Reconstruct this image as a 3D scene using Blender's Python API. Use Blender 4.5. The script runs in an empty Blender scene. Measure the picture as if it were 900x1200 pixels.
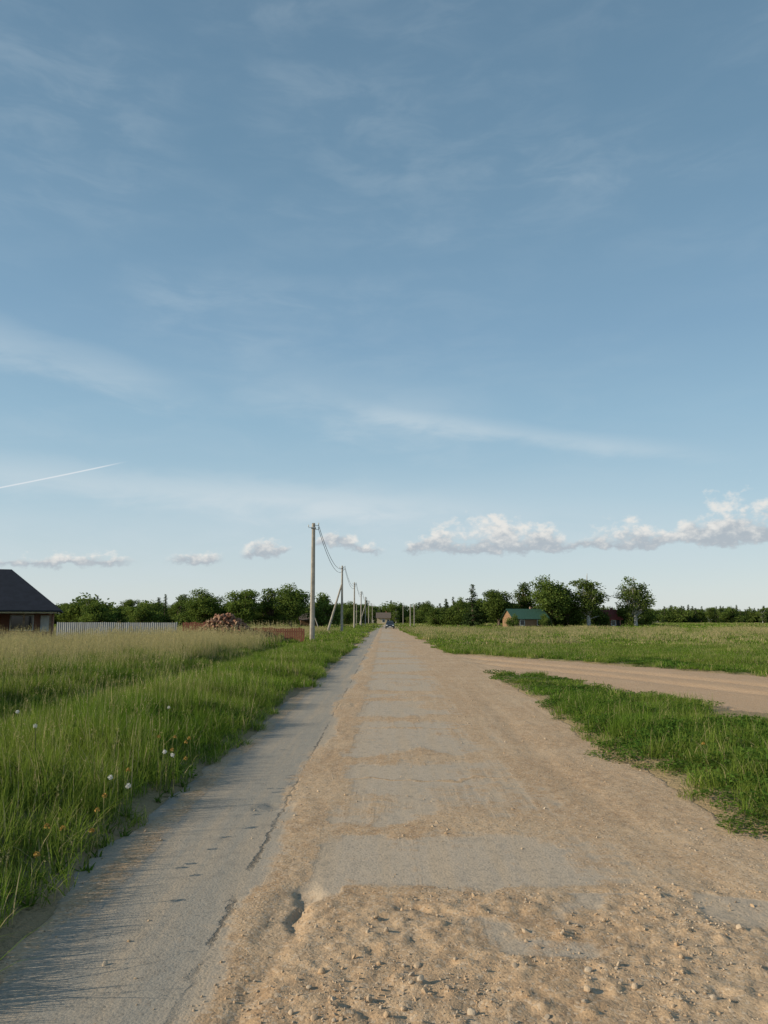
import bpy, bmesh, math, random
import numpy as np
from mathutils import Vector, Matrix

random.seed(7)
RNG = np.random.default_rng(11)
scene = bpy.context.scene
scene.view_settings.view_transform = 'Standard'
scene.view_settings.look = 'None'
scene.view_settings.exposure = 0

SUN_EL = math.radians(21.5)
SUN_BACK = math.radians(14.0)      # sun is on the left, slightly behind the camera
to_sun = Vector((-math.cos(SUN_EL)*math.cos(SUN_BACK), -math.cos(SUN_EL)*math.sin(SUN_BACK), math.sin(SUN_EL)))

# ------------------------------------------------------------------ noise
def _h(ix, iy, s):
    v = np.sin(ix*127.1 + iy*311.7 + s*74.7)*43758.5453
    return v-np.floor(v)
def vn(x, y, s=0):
    x = np.asarray(x, float); y = np.asarray(y, float)
    ix = np.floor(x); iy = np.floor(y); fx = x-ix; fy = y-iy
    fx = fx*fx*(3-2*fx); fy = fy*fy*(3-2*fy)
    a = _h(ix, iy, s); b = _h(ix+1, iy, s); c = _h(ix, iy+1, s); d = _h(ix+1, iy+1, s)
    return a+(b-a)*fx+(c-a)*fy+(a-b-c+d)*fx*fy
def fbm(x, y, s=0, o=4):
    t = 0; a = 1; n = 0
    for i in range(o):
        t = t+a*vn(x*2**i+i*13.7, y*2**i-i*7.3, s+i); n += a; a *= .5
    return t/n
def sst(a, b, x):
    t = np.clip((x-a)/(b-a), 0, 1)
    return t*t*(3-2*t)

# ------------------------------------------------------------------ helpers
def quad_mesh(name, V, F, mats=(), midx=None, cols=None, smooth=False, extra=None):
    V = np.asarray(V, np.float32).reshape(-1, 3); F = np.asarray(F, np.int32)
    n = F.shape[1]
    me = bpy.data.meshes.new(name)
    me.vertices.add(len(V)); me.vertices.foreach_set('co', V.ravel())
    me.loops.add(F.size); me.loops.foreach_set('vertex_index', F.ravel())
    me.polygons.add(len(F)); me.polygons.foreach_set('loop_start', np.arange(0, F.size, n, dtype=np.int32))
    for m in mats: me.materials.append(m)
    if midx is not None: me.polygons.foreach_set('material_index', np.asarray(midx, np.int32))
    me.polygons.foreach_set('use_smooth', np.full(len(F), smooth))
    me.update(calc_edges=True)
    if cols is not None:
        a = me.attributes.new('col', 'FLOAT_COLOR', 'POINT')
        a.data.foreach_set('color', np.asarray(cols, np.float32).ravel())
    if extra:
        for k, arr in extra.items():
            a = me.attributes.new(k, 'FLOAT', 'POINT'); a.data.foreach_set('value', np.asarray(arr, np.float32).ravel())
    return me
def add_obj(name, data, parent=None, loc=(0, 0, 0), rot=(0, 0, 0), scl=(1, 1, 1)):
    o = bpy.data.objects.new(name, data)
    scene.collection.objects.link(o)
    o.location = loc; o.rotation_euler = rot; o.scale = scl
    if parent: o.parent = parent
    return o
def empty(name, loc=(0, 0, 0), rotz=0):
    o = add_obj(name, None, loc=loc, rot=(0, 0, rotz)); o.empty_display_size = .3
    return o
def grid(xs, ys, zf):
    X, Y = np.meshgrid(xs, ys); Z = zf(X, Y)
    V = np.stack([X, Y, Z], -1).reshape(-1, 3)
    nx = len(xs); ny = len(ys)
    i = np.arange(nx-1)[None, :]+np.arange(ny-1)[:, None]*nx
    F = np.stack([i, i+1, i+1+nx, i+nx], -1).reshape(-1, 4)
    return V, F, X, Y

class NT:
    def __init__(s, nt): s.t = nt; s.n = nt.nodes; s.l = nt.links
    def new(s, typ, **kw):
        n = s.n.new(typ)
        for k, v in kw.items(): setattr(n, k, v)
        return n
    def set(s, sock, v):
        if isinstance(v, bpy.types.NodeSocket): s.l.new(v, sock)
        elif v is not None: sock.default_value = v
    def m(s, op, a, b=None, c=None, clamp=False):
        n = s.n.new('ShaderNodeMath'); n.operation = op; n.use_clamp = clamp
        s.set(n.inputs[0], a)
        if b is not None: s.set(n.inputs[1], b)
        if c is not None: s.set(n.inputs[2], c)
        return n.outputs[0]
    def mix(s, f, a, b, blend='MIX'):
        n = s.n.new('ShaderNodeMix'); n.data_type = 'RGBA'; n.blend_type = blend
        s.set(n.inputs[0], f)
        for k, v in ((6, a), (7, b)):
            if isinstance(v, (tuple, list)): v = (*v[:3], 1)
            s.set(n.inputs[k], v)
        return n.outputs[2]
    def ss(s, x, lo, hi):
        n = s.n.new('ShaderNodeMapRange'); n.interpolation_type = 'SMOOTHSTEP'
        s.set(n.inputs[0], x); s.set(n.inputs[1], lo); s.set(n.inputs[2], hi); n.inputs[3].default_value = 0; n.inputs[4].default_value = 1
        return n.outputs[0]
    def noise(s, vec, scale, detail=4, rough=.55, dist=0):
        n = s.n.new('ShaderNodeTexNoise'); n.inputs['Scale'].default_value = scale
        n.inputs['Detail'].default_value = detail; n.inputs['Roughness'].default_value = rough; n.inputs['Distortion'].default_value = dist
        if vec is not None: s.l.new(vec, n.inputs['Vector'])
        return n.outputs[0]
    def scalevec(s, vec, sc):
        n = s.n.new('ShaderNodeVectorMath'); n.operation = 'MULTIPLY'; s.l.new(vec, n.inputs[0]); n.inputs[1].default_value = sc
        return n.outputs[0]
    def ramp(s, x, stops, interp='B_SPLINE'):
        n = s.n.new('ShaderNodeValToRGB'); s.l.new(x, n.inputs[0]); r = n.color_ramp; r.interpolation = interp
        while len(r.elements) < len(stops): r.elements.new(.5)
        for e, (p, c) in zip(r.elements, stops): e.position = p; e.color = (*c, 1)
        return n.outputs[0]

def base_mat(name):
    m = bpy.data.materials.new(name); m.use_nodes = True
    nt = NT(m.node_tree); b = m.node_tree.nodes['Principled BSDF']
    b.inputs['Specular IOR Level'].default_value = .25
    return m, nt, b
def simple_mat(name, col, rough=.7, var=.25, scale=3.0, bump=0.0, metallic=0, spec=.25, col2=None):
    m, nt, b = base_mat(name)
    tc = nt.new('ShaderNodeTexCoord').outputs['Object']
    f = nt.noise(tc, scale, 4, .6)
    f = nt.ss(f, .3, .7)
    c2 = col2 or tuple(c*(1-var) for c in col)
    nt.l.new(nt.mix(f, c2, col), b.inputs['Base Color'])
    b.inputs['Roughness'].default_value = rough; b.inputs['Metallic'].default_value = metallic
    b.inputs['Specular IOR Level'].default_value = spec
    if bump:
        bp = nt.new('ShaderNodeBump'); bp.inputs['Strength'].default_value = bump; bp.inputs['Distance'].default_value = .02
        nt.l.new(nt.noise(tc, scale*8, 3), bp.inputs['Height']); nt.l.new(bp.outputs[0], b.inputs['Normal'])
    return m

def leaf_mat(name, dark, light, yellow, straw=(.50, .40, .23), nscale=.25, trans=.4, yamt=.6):
    m = bpy.data.materials.new(name); m.use_nodes = True
    m.node_tree.nodes.clear(); nt = NT(m.node_tree)
    out = nt.new('ShaderNodeOutputMaterial')
    at = nt.new('ShaderNodeAttribute', attribute_name='col')
    sep = nt.new('ShaderNodeSeparateColor'); nt.l.new(at.outputs['Color'], sep.inputs[0])
    pos = nt.new('ShaderNodeNewGeometry').outputs['Position']
    big = nt.ss(nt.noise(pos, nscale, 2), .36, .62)
    c = nt.mix(sep.outputs[0], dark, light)
    f = nt.m('MULTIPLY', big, yamt)
    c = nt.mix(f, c, yellow)
    c = nt.mix(sep.outputs[2], c, straw)
    oi = nt.new('ShaderNodeObjectInfo').outputs['Random']
    br = nt.m('MULTIPLY_ADD', oi, .40, .82)
    hsv = nt.new('ShaderNodeHueSaturation'); nt.l.new(br, hsv.inputs['Value']); nt.l.new(c, hsv.inputs['Color'])
    c = hsv.outputs[0]
    d = nt.new('ShaderNodeBsdfDiffuse'); nt.l.new(c, d.inputs[0])
    t = nt.new('ShaderNodeBsdfTranslucent'); nt.l.new(nt.mix(.25, c, (.26, .34, .03)), t.inputs[0])
    mx = nt.new('ShaderNodeMixShader'); mx.inputs[0].default_value = trans
    nt.l.new(d.outputs[0], mx.inputs[1]); nt.l.new(t.outputs[0], mx.inputs[2])
    nt.l.new(mx.outputs[0], out.inputs[0])
    return m

# ------------------------------------------------------------------ layout functions
TRK = [(2.0, 35.0), (4.2, 30.2), (7.2, 23.4), (9.4, 17.0), (11.2, 10.0), (13.2, 0.0), (15, -12)]
THW = [2.4, 2.7, 3.1, 3.7, 3.5, 3.0, 3.0]
def track_dist(x, y):
    best = np.full(np.shape(x), -99.0); dd = np.full(np.shape(x), 99.0)
    for i in range(len(TRK)-1):
        ax, ay = TRK[i]; bx, by = TRK[i+1]
        dx, dy = bx-ax, by-ay; L = dx*dx+dy*dy
        t = np.clip(((x-ax)*dx+(y-ay)*dy)/L, 0, 1)
        d = np.hypot(x-ax-t*dx, y-ay-t*dy)
        best = np.maximum(best, THW[i]+(THW[i+1]-THW[i])*t-d); dd = np.minimum(dd, d)
    return best, dd
def dirt_mask(x, y):
    """metres inside (+) / outside (-) the bare road surface"""
    x = np.asarray(x, float); y = np.asarray(y, float)
    nz = (fbm(x*1.3, y*1.3, 3, 4)-.5)
    le = -1.87 + .30*(fbm(y*.8, y*0+3.1, 5, 4)-.5)
    er = 2.68 + .55*sst(8, 22, y) - .35*sst(45, 90, y) + .35*(fbm(y*.5, y*0+9.1, 8, 3)-.5)
    main = np.minimum(x-le, er-x) + .30*nz
    best = track_dist(x, y)[0] + 1.0*nz
    ent = np.minimum(6.05-.04*(x-2.8)-y, x-1.5) + .35*nz
    return np.maximum(np.maximum(main, best), ent)
def ground_z(x, y):
    m = dirt_mask(x, y)
    out = sst(0, .8, -m)
    z = np.clip(-m*.28, -.14, .06)
    dist = np.hypot(x, y)
    und = (.10*(fbm(x*.35, y*.35, 21, 3)-.5)+.05*(fbm(x*1.5, y*1.5, 22, 3)-.5)*(dist < 60))*out
    ditch = -.30*np.exp(-((x+6.1+.4*(fbm(y*.2, y*0, 30, 2)-.5))/.9)**2)*sst(-2, 4, y)*(1-sst(90, 130, y))
    bank = .14*np.exp(-((x+3.6)/1.1)**2)
    left = .10*sst(-7, -9, x)*(1-sst(25, 60, dist))
    return z+und+ditch+bank*out+left

def slab_mask(x, y):
    """1 = bare slab, 0 = loose dirt"""
    n1 = fbm(x*2.2, y*1.6, 41, 5); n2 = fbm(x*.9, y*.55, 44, 3); n3 = fbm(x*.5, y*.12, 45, 3)
    lane = sst(-.58, -.22, x+.34*(n1-.5)) * (1-sst(.9, 2.2, x+1.6*(n2-.5)+.6*(n1-.5)))
    jj = np.array([4.85, 6.25, 8.1, 9.4, 11.9, 13.0, 15.9, 17.6, 21.5, 24, 29, 33, 40, 46, 54, 63, 74, 86, 100])
    wj = np.array([.05, .20, .06, .34, .08, .5, .2, .5, .2, .7, .3, .9, .5, 1.2, .6, 1.5, .8, 1.3, 1.5])
    j = np.zeros_like(x)
    for a, w in zip(jj, wj):
        j = np.maximum(j, np.exp(-((y-a+.9*(n1-.5)+.6*(n2-.5))/w)**4))
    cen = lane*(1-.72*j)*sst(4.7, 5.0, y+.5*(n1-.5))
    cen = cen*(.36+.60*sst(.34, .56, n2*.6+n3*.4+.3*(n1-.5)))
    s1 = sst(-.55, -.35, x+.1*(n1-.5))*(1-sst(1.15, 1.8, x+.6*(n1-.5)))*sst(4.80, 4.98, y+.25*(n1-.5))*(1-sst(5.65, 6.1, y+.35*(n1-.5)))
    cen = np.maximum(cen, s1*.92)
    cen = np.maximum(cen, .72*sst(.54, .68, fbm(x*1.4, y*2.2, 47, 3))*(y < 4.8)*sst(.3, .6, x)*(1-sst(2.2, 2.8, x)))
    lf = (1-sst(-.98, -.60, x+.35*(n1-.5)+.10*np.sin(y*.9)))
    lf = lf*(1-.75*np.exp(-((x+1.78+.25*(n1-.5))/.14)**2))
    return np.clip(np.maximum(cen, lf), 0, 1)
def road_z(x, y):
    m = dirt_mask(x, y); sl = slab_mask(x, y)
    near = 1-sst(9, 24, np.hypot(x, y))
    r = (1-sl)
    fore = 1-sst(4.5, 5.1, y+.6*(fbm(x*2, y*2, 60, 2)-.5)); fore = fore*sst(-.6, -.3, x)
    fore = fore*(.35+.65*(1-sst(1.6, 2.6, x)))
    z = .016*(fbm(x*.8, y*.5, 51, 3)-.5)
    z = z + r*(.014*(fbm(x*2.6, y*1.2, 52, 3)-.5) + .004)
    z = z + r*near*(.007+.024*fore)*(fbm(x*13, y*13, 53, 4)-.5)
    z = z + r*near*fore*.020*np.clip(fbm(x*20, y*20, 57, 3)-.55, 0, 1)*3
    z = z + near*.0032*(fbm(x*26, y*26, 54, 2)-.5)*(1+1.2*r)
    z = z - r*near*.010*np.exp(-((x-1.95-.1*np.sin(y*.5))/.16)**2)
    d = track_dist(x, y)[1]
    z = z - .06*np.exp(-((d-.85)/.28)**2)*sst(3.0, 4.2, x)
    # worn, stepped edge of the centre slab beside the wheel track
    nx = x+.10*(fbm(x*8, y*5, 61, 4)-.5)*2; ny = y+.22*(fbm(x*6, y*6, 62, 4)-.5)*2
    w = np.where(nx < -.5, .035, .10)
    z = z - .040*np.exp(-(((nx+.50)/w)**2+((ny-4.55)/.36)**2)**1.3)
    z = z - .018*np.exp(-((nx+.56)/.06)**2)*near*sst(.45, .6, fbm(x*2, y*1.2, 58, 2))
    z = z - .03*np.exp(-(((nx+.95)/.14)**2+((ny-6.9)/.10)**2)) - .026*np.exp(-(((nx-.27)/.13)**2+((ny-4.55)/.06)**2))
    for (cx, cy, r0) in ((.9, 3.9, .3), (1.6, 4.3, .3), (2.1, 5.4, .35)):
        z = z + .008*np.exp(-(((x-cx)/r0)**2+((y-cy)/(r0*.6))**2))
    return np.where(m < -.02, np.maximum(z+m*.5, -.35), z)

# ------------------------------------------------------------------ materials: ground, road
def ground_material():
    m, nt, b = base_mat('field_soil_and_turf')
    pos = nt.new('ShaderNodeNewGeometry').outputs['Position']
    soil = nt.new('ShaderNodeAttribute', attribute_name='soil').outputs['Fac']
    n1 = nt.ss(nt.noise(pos, .05, 3), .35, .65); n2 = nt.ss(nt.noise(pos, .6, 3), .35, .65); n3 = nt.noise(pos, 18, 3)
    c = nt.mix(n1, (.10, .14, .03), (.18, .19, .065))
    c = nt.mix(nt.m('MULTIPLY', n2, .6), c, (.20, .15, .085))
    c = nt.mix(nt.m('MULTIPLY', n3, .4), c, (.07, .08, .03))
    c = nt.mix(nt.m('MULTIPLY', soil, nt.m('MULTIPLY_ADD', n3, .6, .5), clamp=True), c, (.33, .235, .14))
    nt.l.new(c, b.inputs['Base Color']); b.inputs['Roughness'].default_value = .95
    bp = nt.new('ShaderNodeBump'); bp.inputs['Distance'].default_value = .05; bp.inputs['Strength'].default_value = .8
    nt.l.new(n3, bp.inputs['Height']); nt.l.new(bp.outputs[0], b.inputs['Normal'])
    return m
def road_material():
    m, nt, b = base_mat('sandy_dirt_over_concrete')
    pos = nt.new('ShaderNodeNewGeometry').outputs['Position']
    at = nt.new('ShaderNodeAttribute', attribute_name='slab').outputs['Fac']
    sx = nt.new('ShaderNodeSeparateXYZ'); nt.l.new(pos, sx.inputs[0]); x = sx.outputs[0]
    fine = nt.noise(pos, 60, 4, .7); mid = nt.noise(pos, 7, 5, .68); big = nt.noise(pos, .9, 3, .6)
    streak = nt.noise(nt.scalevec(pos, (5.5, .30, 1)), 1.0, 4, .62)
    a = nt.m('ADD', at, nt.m('MULTIPLY', nt.m('SUBTRACT', mid, .5), 1.4))
    a = nt.m('ADD', a, nt.m('MULTIPLY', nt.m('SUBTRACT', streak, .5), 1.3))
    slab = nt.ss(a, .28, .82)
    dirt = nt.mix(nt.ss(mid, .3, .7), (.385, .25, .145), (.53, .365, .22))
    dirt = nt.mix(nt.m('MULTIPLY', nt.ss(big, .4, .65), .7), dirt, (.52, .375, .24))
    dirt = nt.mix(nt.m('MULTIPLY', nt.ss(streak, .45, .75), .6), dirt, (.59, .43, .28))
    # the branch track is a redder clay-sand
    dirt = nt.mix(nt.m('MULTIPLY', nt.ss(x, 3.0, 5.0), .6), dirt, (.50, .32, .19))
    vo = nt.new('ShaderNodeTexVoronoi'); vo.inputs['Scale'].default_value = 70; nt.l.new(pos, vo.inputs['Vector'])
    vsep = nt.new('ShaderNodeSeparateColor'); nt.l.new(vo.outputs['Color'], vsep.inputs[0])
    dirt = nt.mix(nt.m('MULTIPLY', nt.ss(vsep.outputs[0], .7, .95), .5), dirt, (.57, .47, .36))
    dirt = nt.mix(nt.m('MULTIPLY', nt.ss(vsep.outputs[1], .78, .95), .55), dirt, (.20, .14, .095))
    left = nt.m('SUBTRACT', 1.0, nt.ss(x, -1.0, -.55))
    conc = nt.mix(left, (.49, .40, .305), (.32, .29, .245))
    conc = nt.mix(nt.m('MULTIPLY', nt.ss(streak, .40, .68), nt.m('MULTIPLY_ADD', left, -.15, .6)), conc, (.52, .39, .26))
    conc = nt.mix(nt.m('MULTIPLY', nt.ss(fine, .35, .75), .42), conc, (.28, .24, .195))
    conc = nt.mix(nt.m('MULTIPLY', nt.ss(mid, .50, .72), .5), conc, (.23, .20, .165))
    conc = nt.mix(nt.m('MULTIPLY', nt.ss(vsep.outputs[2], .82, .97), .35), conc, (.15, .13, .11))
    jn = nt.m('ABSOLUTE', nt.m('ADD', nt.m('ADD', x, .86), nt.m('MULTIPLY', nt.m('SUBTRACT', mid, .5), .16)))
    joint = nt.m('SUBTRACT', 1.0, nt.ss(jn, .003, .022))
    cr = nt.m('MULTIPLY', joint, nt.ss(big, .38, .55))
    conc = nt.mix(nt.m('MULTIPLY', cr, .7), conc, (.09, .075, .06))
    c = nt.mix(slab, dirt, conc)
    nt.l.new(c, b.inputs['Base Color']); b.inputs['Roughness'].default_value = .93
    h = nt.m('ADD', nt.m('MULTIPLY', fine, .007), nt.m('MULTIPLY', mid, .014))
    h = nt.m('MULTIPLY', h, nt.m('MULTIPLY_ADD', slab, -.5, 1.0))
    h = nt.m('ADD', h, nt.m('MULTIPLY', nt.m('SUBTRACT', 1.0, vo.outputs['Distance']), .002))
    h = nt.m('SUBTRACT', h, nt.m('MULTIPLY', cr, .006))
    bp = nt.new('ShaderNodeBump'); bp.inputs['Distance'].default_value = 1.0; bp.inputs['Strength'].default_value = .8
    nt.l.new(h, bp.inputs['Height']); nt.l.new(bp.outputs[0], b.inputs['Normal'])
    return m

def graded(a, segs):
    out = [a]
    for end, step in segs:
        n = max(1, int(round((end-out[-1])/step)))
        out += list(np.linspace(out[-1], end, n+1)[1:])
    return np.array(out)
gx = np.concatenate([-np.geomspace(4000, 30, 40), graded(-29, [(-10, .8), (8, .14), (18, .3), (30, .8)]), np.geomspace(31, 4000, 40)])
gy = np.concatenate([[-600, -200, -60, -20, -6], graded(-2, [(2, .5), (18, .14), (45, .35), (150, 1.5)]), np.geomspace(152, 6000, 50)])
V, F, X, Y = grid(gx, gy, ground_z)
soil = np.clip(sst(-.5, -.05, dirt_mask(X, Y))+.8*sst(.60, .66, fbm(X*.8, Y*.8, 75, 3))*(X > 5)*(Y < 15)*(Y > 5), 0, 1)
add_obj('ground', quad_mesh('ground', V, F, [ground_material()], smooth=True, extra={'soil': soil}))

rx = graded(-2.6, [(4.4, .022), (18, .16)]); ry = graded(-12, [(2.4, .4), (8.6, .022), (20, .08), (60, .25), (600, 2.5)])
V, F, X, Y = grid(rx, ry, lambda x, y: road_z(x, y)+.004)
add_obj('dirt_road', quad_mesh('dirt_road', V, F, [road_material()], smooth=True, extra={'slab': slab_mask(X, Y)}))

# ------------------------------------------------------------------ vegetation parts
M_grass = leaf_mat('grass_blade', (.055, .115, .015), (.155, .255, .036), (.22, .265, .055), nscale=.45, yamt=.55)
M_weed = leaf_mat('weed_leaf', (.028, .075, .014), (.08, .16, .028), (.12, .19, .035), yamt=.45, nscale=.9)
M_tree = leaf_mat('tree_leaf', (.045, .08, .022), (.14, .195, .045), (.16, .19, .05), trans=.35, yamt=.25, nscale=.5)
M_birch = leaf_mat('birch_leaf', (.06, .10, .028), (.16, .215, .055), (.18, .21, .06), trans=.35, yamt=.3, nscale=.5)
M_con = leaf_mat('conifer_needle', (.022, .045, .016), (.055, .085, .03), (.06, .08, .025), trans=.1, yamt=.2)
M_bark = simple_mat('bark', (.16, .12, .09), .9, .4, 6, .5)
M_bbark = simple_mat('birch_bark', (.6, .58, .54), .8, .7, 4, .3)

def blades(n, R, h0, h1, w, lean, rng, strawp=0.0, stalk=False):
    ang = rng.uniform(0, 2*np.pi, n); rad = R*np.sqrt(rng.uniform(0, 1, n))
    bx = rad*np.cos(ang); by = rad*np.sin(ang)
    h = rng.uniform(h0, h1, n); th = rng.uniform(0, 2*np.pi, n); ph = rng.uniform(0, 2*np.pi, n)
    l = lean*rng.uniform(.1, 1, n)**1.3
    ts = np.array([0, .4, .75, 1.0]); ws = np.array([.8, 1, .6, .08]) if not stalk else np.array([1, .8, .6, .4])
    t = ts[None, :]
    off = (l*h)[:, None]*t**2
    cx = bx[:, None]+np.cos(th)[:, None]*off; cy = by[:, None]+np.sin(th)[:, None]*off
    cz = h[:, None]*t*(1-.45*l[:, None]*t)-.03
    wv = (w*rng.uniform(.6, 1.2, n))[:, None]*ws[None, :]*.5
    sx = np.cos(ph)[:, None]*wv; sy = np.sin(ph)[:, None]*wv
    A = np.stack([cx-sx, cy-sy, cz], -1); B = np.stack([cx+sx, cy+sy, cz], -1)
    V = np.stack([A, B], 2).reshape(n, 8, 3)
    f = np.array([[0, 1, 3, 2], [2, 3, 5, 4], [4, 5, 7, 6]])
    F = (np.arange(n)*8)[:, None, None]+f[None]
    col = np.zeros((n, 8, 4)); col[..., 0] = rng.uniform(0, 1, n)[:, None]; col[..., 1] = np.repeat(ts, 2)[None]
    st = (rng.uniform(0, 1, n) < strawp)*rng.uniform(.6, 1, n); col[..., 2] = st[:, None]; col[..., 3] = 1
    tips = np.stack([cx[:, -1], cy[:, -1], cz[:, -1]], -1)
    return V.reshape(-1, 3), F.reshape(-1, 4), col.reshape(-1, 4), tips
def leaves(P, size, rng, col, flat=0.0, asp=.6):
    n = len(P)
    u = rng.normal(size=(n, 3)); u[:, 2] *= (1-flat); u /= np.linalg.norm(u, axis=1)[:, None]
    w = rng.normal(size=(n, 3)); w[:, 2] *= (1-flat); w -= (w*u).sum(1)[:, None]*u; w /= np.linalg.norm(w, axis=1)[:, None]+1e-9
    s = (size*rng.uniform(.6, 1.2, n))[:, None]
    V = np.stack([P-u*s*.5, P+w*s*asp*.5, P+u*s*.5, P-w*s*asp*.5], 1).reshape(-1, 3)
    F = np.arange(n*4).reshape(n, 4)
    return V, F, np.repeat(col, 4, axis=0)
def join(parts):
    Vs, Fs, Cs, Ms = [], [], [], []; o = 0
    for V, F, C, mi in parts:
        Vs.append(V); Fs.append(F+o); Cs.append(C); Ms.append(np.full(len(F), mi)); o += len(V)
    return np.concatenate(Vs), np.concatenate(Fs), np.concatenate(Cs), np.concatenate(Ms)
def coll(name, meshes):
    c = bpy.data.collections.new(name)
    for i, me in enumerate(meshes):
        c.objects.link(bpy.data.objects.new(f'{name}_{i:02d}', me))
    return c
def patch(name, spec, seed):
    rng = np.random.default_rng(seed); parts = []
    for s in spec:
        kind = s[0]
        if kind == 'b':
            V, F, C, t = blades(*s[1:7], rng, s[7]); parts.append((V, F, C, 0))
        elif kind == 's':
            n, R, h0, h1, w, lean, sz = s[1:8]
            V, F, C, t = blades(n, R, h0, h1, w, lean, rng, 1.0, True); parts.append((V, F, C, 0))
            k = 7
            P = np.repeat(t, k, 0)+rng.normal(size=(n*k, 3))*np.array([sz*.3, sz*.3, sz*1.2])
            c = np.zeros((n*k, 4)); c[:, 0] = rng.uniform(0, 1, n*k); c[:, 2] = rng.uniform(.7, 1, n*k); c[:, 3] = 1
            V, F, C = leaves(P, sz, rng, c, -.6, .3); parts.append((V, F, C, 0))
        elif kind == 'l':
            n, R, h, sz = s[1:5]
            ang = rng.uniform(0, 2*np.pi, n); rad = R*np.sqrt(rng.uniform(0, 1, n))
            P = np.stack([rad*np.cos(ang), rad*np.sin(ang), h*rng.uniform(.1, 1, n)*(1-.4*(rad/R)**2)], -1)
            c = np.zeros((n, 4)); c[:, 0] = rng.uniform(0, 1, n); c[:, 3] = 1
            V, F, C = leaves(P, sz, rng, c, .45, .6); parts.append((V, F, C, 1))
    V, F, C, M = join(parts)
    return quad_mesh(name, V, F, [M_grass, M_weed], M, C)

near_short = [patch('grass_tuft', [('b', 155, .19, .10, .34, .0065, .9, .06), ('l', 8, .19, .08, .03), ('s', 1, .15, .36, .54, .003, .5, .012)], 100+i) for i in range(4)]
near_tall = [patch('tall_grass_tuft', [('b', 130, .20, .20, .46, .007, .8, .13), ('s', 5, .2, .42, .68, .003, .4, .016)], 120+i) for i in range(4)]
near_weed = [patch('weed_clump', [('l', 190, .22, .16, .042), ('b', 45, .22, .08, .25, .007, .9, .08)], 140+i) for i in range(4)]
C_near = coll('grass_near', near_short+near_tall+near_weed)
mid_short = [patch('grass_tuft_mid', [('b', 230, .36, .12, .34, .012, .9, .08)], 160+i) for i in range(3)]
mid_tall = [patch('tall_grass_mid', [('b', 200, .37, .20, .46, .012, .7, .18), ('s', 8, .37, .40, .70, .005, .4, .03)], 170+i) for i in range(3)]
mid_straw = [patch('dry_grass_mid', [('b', 130, .37, .2, .55, .012, .7, .6), ('s', 28, .37, .5, .92, .006, .4, .035)], 180+i) for i in range(3)]
mid_weed = [patch('weed_mid', [('l', 210, .37, .14, .065), ('b', 80, .36, .08, .22, .010, .9, .10)], 190+i) for i in range(3)]
C_mid = coll('grass_mid', mid_short+mid_tall+mid_straw+mid_weed)
far_short = [patch('grass_far', [('b', 230, .95, .12, .34, .05, .9, .10)], 200+i) for i in range(3)]
far_straw = [patch('dry_grass_far', [('b', 190, .95, .2, .5, .04, .7, .55), ('s', 26, .95, .4, .9, .014, .4, .07)], 210+i) for i in range(3)]
C_far = coll('grass_far', far_short+far_straw)
vf_short = [patch('grass_vfar', [('b', 220, 3.3, .15, .38, .18, .9, .12)], 220+i) for i in range(2)]
vf_straw = [patch('dry_grass_vfar', [('b', 220, 3.3, .2, .5, .15, .7, .5)], 230+i) for i in range(2)]
C_vf = coll('grass_vfar', vf_short+vf_straw)

def scatter_object(name, P, rot, scl, idx, collection):
    me = bpy.data.meshes.new(name)
    me.vertices.add(len(P)); me.vertices.foreach_set('co', np.asarray(P, np.float32).ravel())
    a = me.attributes.new('rot', 'FLOAT_VECTOR', 'POINT'); a.data.foreach_set('vector', np.asarray(rot, np.float32).ravel())
    a = me.attributes.new('scl', 'FLOAT_VECTOR', 'POINT'); a.data.foreach_set('vector', np.asarray(scl, np.float32).ravel())
    a = me.attributes.new('idx', 'INT', 'POINT'); a.data.foreach_set('value', np.asarray(idx, np.int32))
    o = add_obj(name, me)
    ng = bpy.data.node_groups.new(name+'_scatter', 'GeometryNodeTree')
    ng.interface.new_socket('Geometry', in_out='INPUT', socket_type='NodeSocketGeometry')
    ng.interface.new_socket('Geometry', in_out='OUTPUT', socket_type='NodeSocketGeometry')
    N = ng.nodes; L = ng.links
    gi = N.new('NodeGroupInput'); go = N.new('NodeGroupOutput')
    ci = N.new('GeometryNodeCollectionInfo'); ci.inputs['Collection'].default_value = collection
    ci.inputs['Separate Children'].default_value = True; ci.inputs['Reset Children'].default_value = True
    ip = N.new('GeometryNodeInstanceOnPoints'); ip.inputs['Pick Instance'].default_value = True
    mp = N.new('GeometryNodeMeshToPoints')
    def na(nm, ty):
        n = N.new('GeometryNodeInputNamedAttribute'); n.data_type = ty; n.inputs['Name'].default_value = nm; return n.outputs['Attribute']
    L.new(gi.outputs[0], mp.inputs['Mesh']); L.new(mp.outputs[0], ip.inputs['Points'])
    L.new(ci.outputs[0], ip.inputs['Instance']); L.new(na('idx', 'INT'), ip.inputs['Instance Index'])
    L.new(na('rot', 'FLOAT_VECTOR'), ip.inputs['Rotation']); L.new(na('scl', 'FLOAT_VECTOR'), ip.inputs['Scale'])
    L.new(ip.outputs[0], go.inputs[0])
    md = o.modifiers.new('scatter', 'NODES'); md.node_group = ng
    return o

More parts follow.
